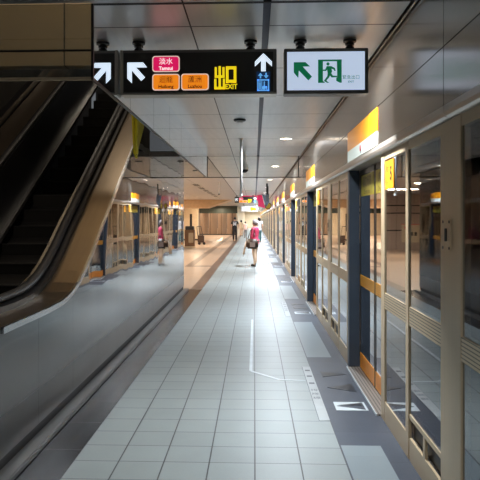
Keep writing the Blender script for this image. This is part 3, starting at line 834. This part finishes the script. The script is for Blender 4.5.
# cream pillar and objects by it
t = thing('hall_pillar', 'cream panelled square pillar standing in the warm hall', 'pillar', (-4.75, 48.6, 0))
bx('shaft', M['cream'], t, -.55, .5, -.5, .5, .12, CZ, bev=.01)
bx('plinth', M['dark_metal'], t, -.56, .51, -.51, .51, 0, .12)
bx('door_slot', M['dark_metal'], t, -.12, .06, -.505, -.5, .7, 2.0)
t = thing('litter_bin', 'brown wooden bin cabinet on the warm hall floor beside the cream pillar', 'bin', (-3.62, 35.8, 0))
bx('body', M['brown'], t, -.27, .27, -.25, .25, .10, 1.02, bev=.01)
bx('base', M['cream'], t, -.29, .29, -.27, .27, 0, .10)
bx('top', M['dark_metal'], t, -.24, .24, -.22, .22, 1.02, 1.22, bev=.02)
bx('door', M['esc_gold'], t, -.05, .22, -.262, -.25, .3, .85)
t = thing('luggage_cart', 'dark folding cart leaning by the brown bin', 'cart', (-3.35, 40.0, 0))
obj('wheel', cyl(bmesh.new(), (-.1, 0, .09), (-.1, .05, .09), .09, n=16), M['black'], t)
obj('wheel', cyl(bmesh.new(), (.2, 0, .09), (.2, .05, .09), .09, n=16), M['black'], t)
bm = bmesh.new(); cyl(bm, (-.15, .02, .1), (-.28, .3, 1.15), .02); cyl(bm, (.2, .02, .1), (-.02, .3, 1.15), .02); cyl(bm, (-.28, .3, 1.15), (-.02, .3, 1.15), .02); obj('handle', bm, M['dark_metal'], t)
bx('bag', M['leather'], t, -.2, .2, -.1, .2, .14, .6, bev=.04)

# ------------------------------------------------------------------ floor marks
def fpoly(name, m, parent, pts, z=.0, t=.0025):
    return obj(name, poly(bmesh.new(), [(x, y, z) for x, y in pts], (0, 0, t)), m, parent)
FO = ['', 'second', 'third', 'fourth', 'fifth', 'sixth']
for k in range(6):
    y0 = PITCH*k + .03
    at = 'at the nearest door' if k == 0 else 'at the %s door' % FO[k]
    t = thing('boarding_arrow', 'white edged dark triangle inlaid in the granite ' + at, 'floor marking', (.83, y0+5.54, 0), 0, 'white edged boarding marks')
    fpoly('white_field', M['decal_white'], t, [(-.135, -.12), (.135, -.12), (.135, .125), (-.135, .125)])
    fpoly('triangle', M['granite_edge'], t, [(-.115, 0), (.115, -.10), (.115, .105)], .0025)
    fpoly('triangle_edge', M['decal_dark'], t, [(-.10, .02), (.10, .0), (.105, .09)], .005, .001)
    tag(fpoly('floor_wedge', M['decal_dark'], None, [(.70, y0+6.15), (.955, y0+6.00), (.955, y0+6.30)]), 'dark wedge inlay pointing away from the sill, middle one ' + at, 'floor marking', 'dark floor wedges')
    tag(fpoly('floor_wedge', M['decal_dark'], None, [(.70, y0+6.56), (.70, y0+6.80), (.95, y0+6.68)]), 'dark wedge inlay pointing to the door, beyond the others ' + at, 'floor marking', 'dark floor wedges')
    t = thing('queue_strip', 'pale floor strip with printed characters beside the granite ' + at, 'floor marking', (.565, y0+6.06, 0), 0, 'pale printed floor strips')
    fpoly('strip', M['decal_pale'], t, [(-.042, -.92), (.042, -.92), (.042, .95), (-.042, .95)])
    if k < 3:
        for ch, yy in (('排', -.02), ('隊', -.15), ('線', -.28)):
            text('characters', ch, .085, M['decal_ink'], t, (0, yy, .0034), (0, 0, 0), sx=.85)
        for yy in (.22, .5, .75): fpoly('dash', M['decal_ink'], t, [(-.026, yy), (.026, yy), (.026, yy+.05), (-.026, yy+.05)], .0025, .001)
    fpoly('strip_edge', M['decal_ink'], t, [(-.046, -.92), (-.042, -.92), (-.042, .95), (-.046, .95)])
t = thing('floor_tape', 'white tape line bending across the grey floor tiles in front of the nearest door', 'floor marking', (0, 0, 0))
fpoly('long_line', M['decal_white'], t, [(-.055, 6.83), (-.020, 6.79), (-.020, 10.3), (-.048, 10.3)])
fpoly('slanted_line', M['decal_white'], t, [(-.040, 6.79), (.24, 6.45), (.27, 6.47), (-.035, 6.84)], .0003)
fpoly('short_line', M['decal_white'], t, [(.25, 6.445), (.51, 6.42), (.51, 6.445), (.26, 6.475)], .0006)

# ------------------------------------------------------------------ people
def skinned(name, joints, edges, m, parent, root=0, sub=2):
    me = bpy.data.meshes.new(name); me.from_pydata([j[:3] for j in joints], edges, [])
    o = bpy.data.objects.new('tmp', me); C.objects.link(o)
    sk = o.modifiers.new('s', 'SKIN'); sk.use_smooth_shade = True
    lay = me.skin_vertices[0].data
    for i, j in enumerate(joints):
        r = j[3]; ry = j[4] if len(j) > 4 else r
        lay[i].radius = (r, ry); lay[i].use_root = (i == root)
    sb = o.modifiers.new('b', 'SUBSURF'); sb.levels = sub; sb.render_levels = sub
    dg = bpy.context.evaluated_depsgraph_get(); dg.update()
    m2 = bpy.data.meshes.new_from_object(o.evaluated_get(dg))
    bpy.data.objects.remove(o); bpy.data.meshes.remove(me)
    m2.materials.clear(); m2.name = name
    for p in m2.polygons: p.use_smooth = True
    return link(name, m2, m, parent)

def person(label, loc, rz, hgt, top, bottom, shoe, hair, hair_len=0., stride=.0, arms=((.05, .02), (-.05, .02)), sleeve=.5, wide=1., bend=0.):
    """faces +y in its own frame; arms: forward swing at elbow/hand for left (x<0) and right (x>0)"""
    s = hgt/1.70
    t = thing('person', label, 'person', loc, rz)
    def P(x, y, z, r, ry=None): return (x*s, y*s, z*s, r*s, (ry or r)*s)
    # skeleton ---------------------------------------------------------
    J = [P(0, 0, .92, .125*wide, .095), P(0, 0, 1.10, .115*wide, .09), P(0, .0+bend*.3, 1.28, .14*wide, .10), P(0, 0+bend*.6, 1.41, .10*wide, .075),
         P(0, .005+bend*.8, 1.47, .052), P(0, .012+bend, 1.535, .062, .075), P(0, .02+bend*1.1, 1.60, .076, .088), P(0, .012+bend*1.1, 1.66, .055, .065)]
    E = [(0, 1), (1, 2), (2, 3), (3, 4), (4, 5), (5, 6), (6, 7)]
    legs = []
    for sg in (-1, 1):
        st = stride*sg; b0 = len(J)
        J += [P(sg*.085, 0, .86, .088), P(sg*.09, st*.5+.015, .48, .058), P(sg*.09, st*.9-.01, .27, .052), P(sg*.088, st, .075, .036), P(sg*.095, st+.13, .03, .032, .028)]
        E += [(0, b0), (b0, b0+1), (b0+1, b0+2), (b0+2, b0+3), (b0+3, b0+4)]; legs.append(b0)
    hands = []
    for i, sg in enumerate((-1, 1)):
        fe, fh = arms[i]; b0 = len(J)
        J += [P(sg*.175*wide, bend*.6, 1.385, .058), P(sg*.215*wide, fe, 1.12, .043), P(sg*(.225 if fh < .2 else .19), fh+fe, .90 + max(0, fh)*.55, .030),
              P(sg*(.225 if fh < .2 else .18), fh*1.12+fe+.01, .835 + max(0, fh)*.75, .034, .018)]
        E += [(3, b0), (b0, b0+1), (b0+1, b0+2), (b0+2, b0+3)]; hands.append(b0)
        base = Vector(J[b0+3][:3])/s
        # four fingers and a thumb
        for f in range(4):
            f0 = len(J); yo = (-.024+.016*f); L = (.062, .074, .07, .055)[f]
            J += [P(base.x-sg*.002, base.y+yo, base.z-.03, .0095), P(base.x-sg*.010, base.y+yo*1.1, base.z-.03-L*.55, .0085), P(base.x-sg*.026, base.y+yo*1.1, base.z-.03-L, .007)]
            E += [(b0+3, f0), (f0, f0+1), (f0+1, f0+2)]
        f0 = len(J)
        J += [P(base.x-sg*.012, base.y+.036, base.z+.0, .0105), P(base.x-sg*.022, base.y+.052, base.z-.035, .0085)]
        E += [(b0+3, f0), (f0, f0+1)]
    body = skinned('body', J, E, M['skin'], t, 0, 2)
    hd = Vector(J[6][:3])
    # face details joined as parts
    nb = bmesh.new()
    cyl(nb, hd+Vector((0, .082, .012))*s, hd+Vector((0, .108, -.022))*s, .007*s, .013*s, n=8)
    obj('nose', nb, M['skin'], t, True)
    for sg in (-1, 1):
        obj('ear', sphere(bmesh.new(), hd+Vector((sg*.078, .0, -.008))*s, .024*s, (.4, .8, 1.2), 10), M['skin'], t, True)
        obj('eye', sphere(bmesh.new(), hd+Vector((sg*.03, .082, .012))*s, .011*s, (1, .5, .6), 8), M['black'], t, True)
    obj('mouth', sphere(bmesh.new(), hd+Vector((0, .080, -.048))*s, .020*s, (1, .35, .22), 10), M['banner_skin'], t, True)
    # hair: cap over the skull open at the face
    bm = bmesh.new(); sphere(bm, (0, 0, 0), .098*s, (.93, 1.05, 1.05), 20)
    for v in list(bm.verts):
        c = v.co/s
        if c.y > .045 and c.z < .035 or c.z < -.055-hair_len*(c.y < 0): bm.verts.remove(v)
    for v in bm.verts:
        if hair_len and v.co.z < 0 and v.co.y < .02: v.co.z -= hair_len*.7*s; 
        v.co += hd + Vector((0, -.008, .02))*s
    ho = obj('hair', bm, M[hair], t, True)
    so = ho.modifiers.new('t', 'SOLIDIFY'); so.thickness = .012*s; so.offset = 1
    # clothing ----------------------------------------------------------
    g = .014
    def grow(j, a=g): return (j[0], j[1], j[2], j[3]+a*s, j[4]+a*s)
    T = [grow((J[0][0], J[0][1], J[0][2]-.09*s, J[0][3], J[0][4]), .026), grow(J[1], .018), grow(J[2]), grow(J[3], .006), (J[4][0], J[4][1], J[4][2]-.02*s, .054*s, .054*s)]
    TE = [(0, 1), (1, 2), (2, 3), (3, 4)]
    T.append((0, 0, .85*s, .145*wide*s, .118*s)); TE.append((0, 5))
    for b0 in hands:
        n0 = len(T); A, B = Vector(J[b0][:3]), Vector(J[b0+1][:3]); D = Vector(J[b0+2][:3])
        T.append(grow(J[b0], .010)); TE.append((3, n0))
        if sleeve <= 1:
            e = A.lerp(B, sleeve); T.append((e.x, e.y, e.z, (.05+.012)*s, (.05+.012)*s)); TE.append((n0, n0+1))
        else:
            T.append(grow(J[b0+1], .012)); TE.append((n0, n0+1)); e = B.lerp(D, sleeve-1); T.append((e.x, e.y, e.z, .044*s, .044*s)); TE.append((n0+1, n0+2))
    skinned('shirt', T, TE, M[top], t, 0, 2)
    L = [grow(J[0], .008), (0, 0, 1.03*s, .118*wide*s, .098*s)]; LE = [(0, 1)]
    for b0 in legs:
        n0 = len(L); L += [grow(J[b0], .012), grow(J[b0+1], .018), grow(J[b0+2], .020), (J[b0+3][0], J[b0+3][1], J[b0+3][2]+.01*s, .056*s, .056*s)]
        LE += [(0, n0), (n0, n0+1), (n0+1, n0+2), (n0+2, n0+3)]
    skinned('trousers', L, LE, M[bottom], t, 0, 2)
    for b0 in legs:
        a = Vector(J[b0+3][:3])
        skinned('shoe', [(a.x, a.y-.05*s, .047*s, .045*s, .045*s), (a.x, a.y+.05*s, .047*s, .052*s, .045*s), (a.x*1.04, a.y+.165*s, .038*s, .050*s, .034*s), (a.x, a.y-.01*s, .11*s, .048*s, .048*s)],
                [(0, 1), (1, 2), (0, 3)], M[shoe], t, 0, 2)
    return t, J, hands, s

# woman in a rose blouse, turned mostly away to the left
rzW = math.radians(62)
w, J, Hn, s = person('person in rose red top and beige trousers standing in mid corridor with a bag', (.02, 21.9, 0), rzW, 1.57,
                     'magenta_top', 'beige', 'shoe', 'hair_grey', .02, .05, ((.02, .05), (.03, .08)), 1.7, 1.12)
w2 = [o for o in w.children if o.name.startswith('trousers')][0]
# the bag hangs on the shoulder nearer the viewer's right
bag = thing('shoulder_bag', 'dark brown shoulder bag with grey panel at the hip of the person in rose', 'bag', w.location, rzW)
bm = box(bmesh.new(), -.44, -.275, -.30, .13, .62, .95, bev=.05); obj('bag_body', bm, M['leather'], bag, True)
bm = box(bmesh.new(), -.452, -.436, -.24, -.04, .68, .84, bev=.004); obj('pocket', bm, M['silver_bag'], bag)
bm = bmesh.new()
pp = [Vector(p) for p in ((-.36, -.20, .93), (-.30, -.13, 1.15), (-.215, -.05, 1.36), (-.275, .04, 1.2), (-.36, .08, .93))]
for a, b in zip(pp, pp[1:]): cyl(bm, a, b, .012, n=8)
obj('strap', bm, M['leather'], bag, True)
um = thing('umbrella', 'closed beige umbrella held down beside the person in rose', 'umbrella', (.02, 21.9, 0), rzW)
bm = bmesh.new(); cyl(bm, (-.24, .20, .88), (-.27, .30, .42), .022, .035, n=12); obj('canopy', bm, M['beige'], um, True)
bm = bmesh.new(); cyl(bm, (-.236, .19, .99), (-.24, .20, .87), .013, n=8); cyl(bm, (-.27, .30, .42), (-.275, .315, .34), .008, n=8); obj('shaft', bm, M['brown'], um)

m_, J, Hn, s = person('person walking away in a black t-shirt with white print and black trousers', (-1.42, 46.5, 0), 0, 1.72,
                      'tee_black', 'trouser_black', 'shoe', 'hair_black', 0, .10, ((.0, .06), (.02, -.03)), .7, 1.15)
text('shirt_print', 'M', .30, M['white_cloth'], m_, (0, -.155, 1.24), (PI/2, 0, 0), bold=.012)
bx('shirt_text', M['white_cloth'], m_, -.15, .15, -.150, -.135, 1.385, 1.415)
person('person in pale pink top and grey shorts walking far down the corridor', (-.78, 55.5, 0), .1, 1.38, 'pale_pink', 'grey_cloth', 'shoe', 'hair_black', 0, .09)
person('person in beige clothes walking beside the one in pale pink', (-1.22, 59.5, 0), 0, 1.50, 'cream', 'beige', 'shoe', 'hair_black', .05, .07)
person('person with black hair in a white top beyond the one in rose', (.34, 44.0, 0), .3, 1.72, 'white_cloth', 'teal_cloth', 'shoe', 'hair_black', .12, .05)

# ------------------------------------------------------------------ camera, world, view
cam = bpy.data.cameras.new('camera'); co = bpy.data.objects.new('camera', cam); C.objects.link(co)
co.location = (0, 0, H); co.rotation_euler = (PI/2, 0, math.atan(.04))
cam.sensor_width = 36; cam.lens = 640/480*36; cam.shift_x = 11.2/480; cam.shift_y = -21/480
cam.clip_start = .05; cam.clip_end = 400
S.camera = co
wd = bpy.data.worlds.new('world'); S.world = wd; wd.use_nodes = True
wd.node_tree.nodes['Background'].inputs['Color'].default_value = (.6, .65, .7, 1)
wd.node_tree.nodes['Background'].inputs['Strength'].default_value = .2
S.view_settings.view_transform = 'Standard'; S.view_settings.look = 'None'; S.view_settings.gamma = 1
S.view_settings.use_curve_mapping = False
S.view_settings.exposure = 0.0
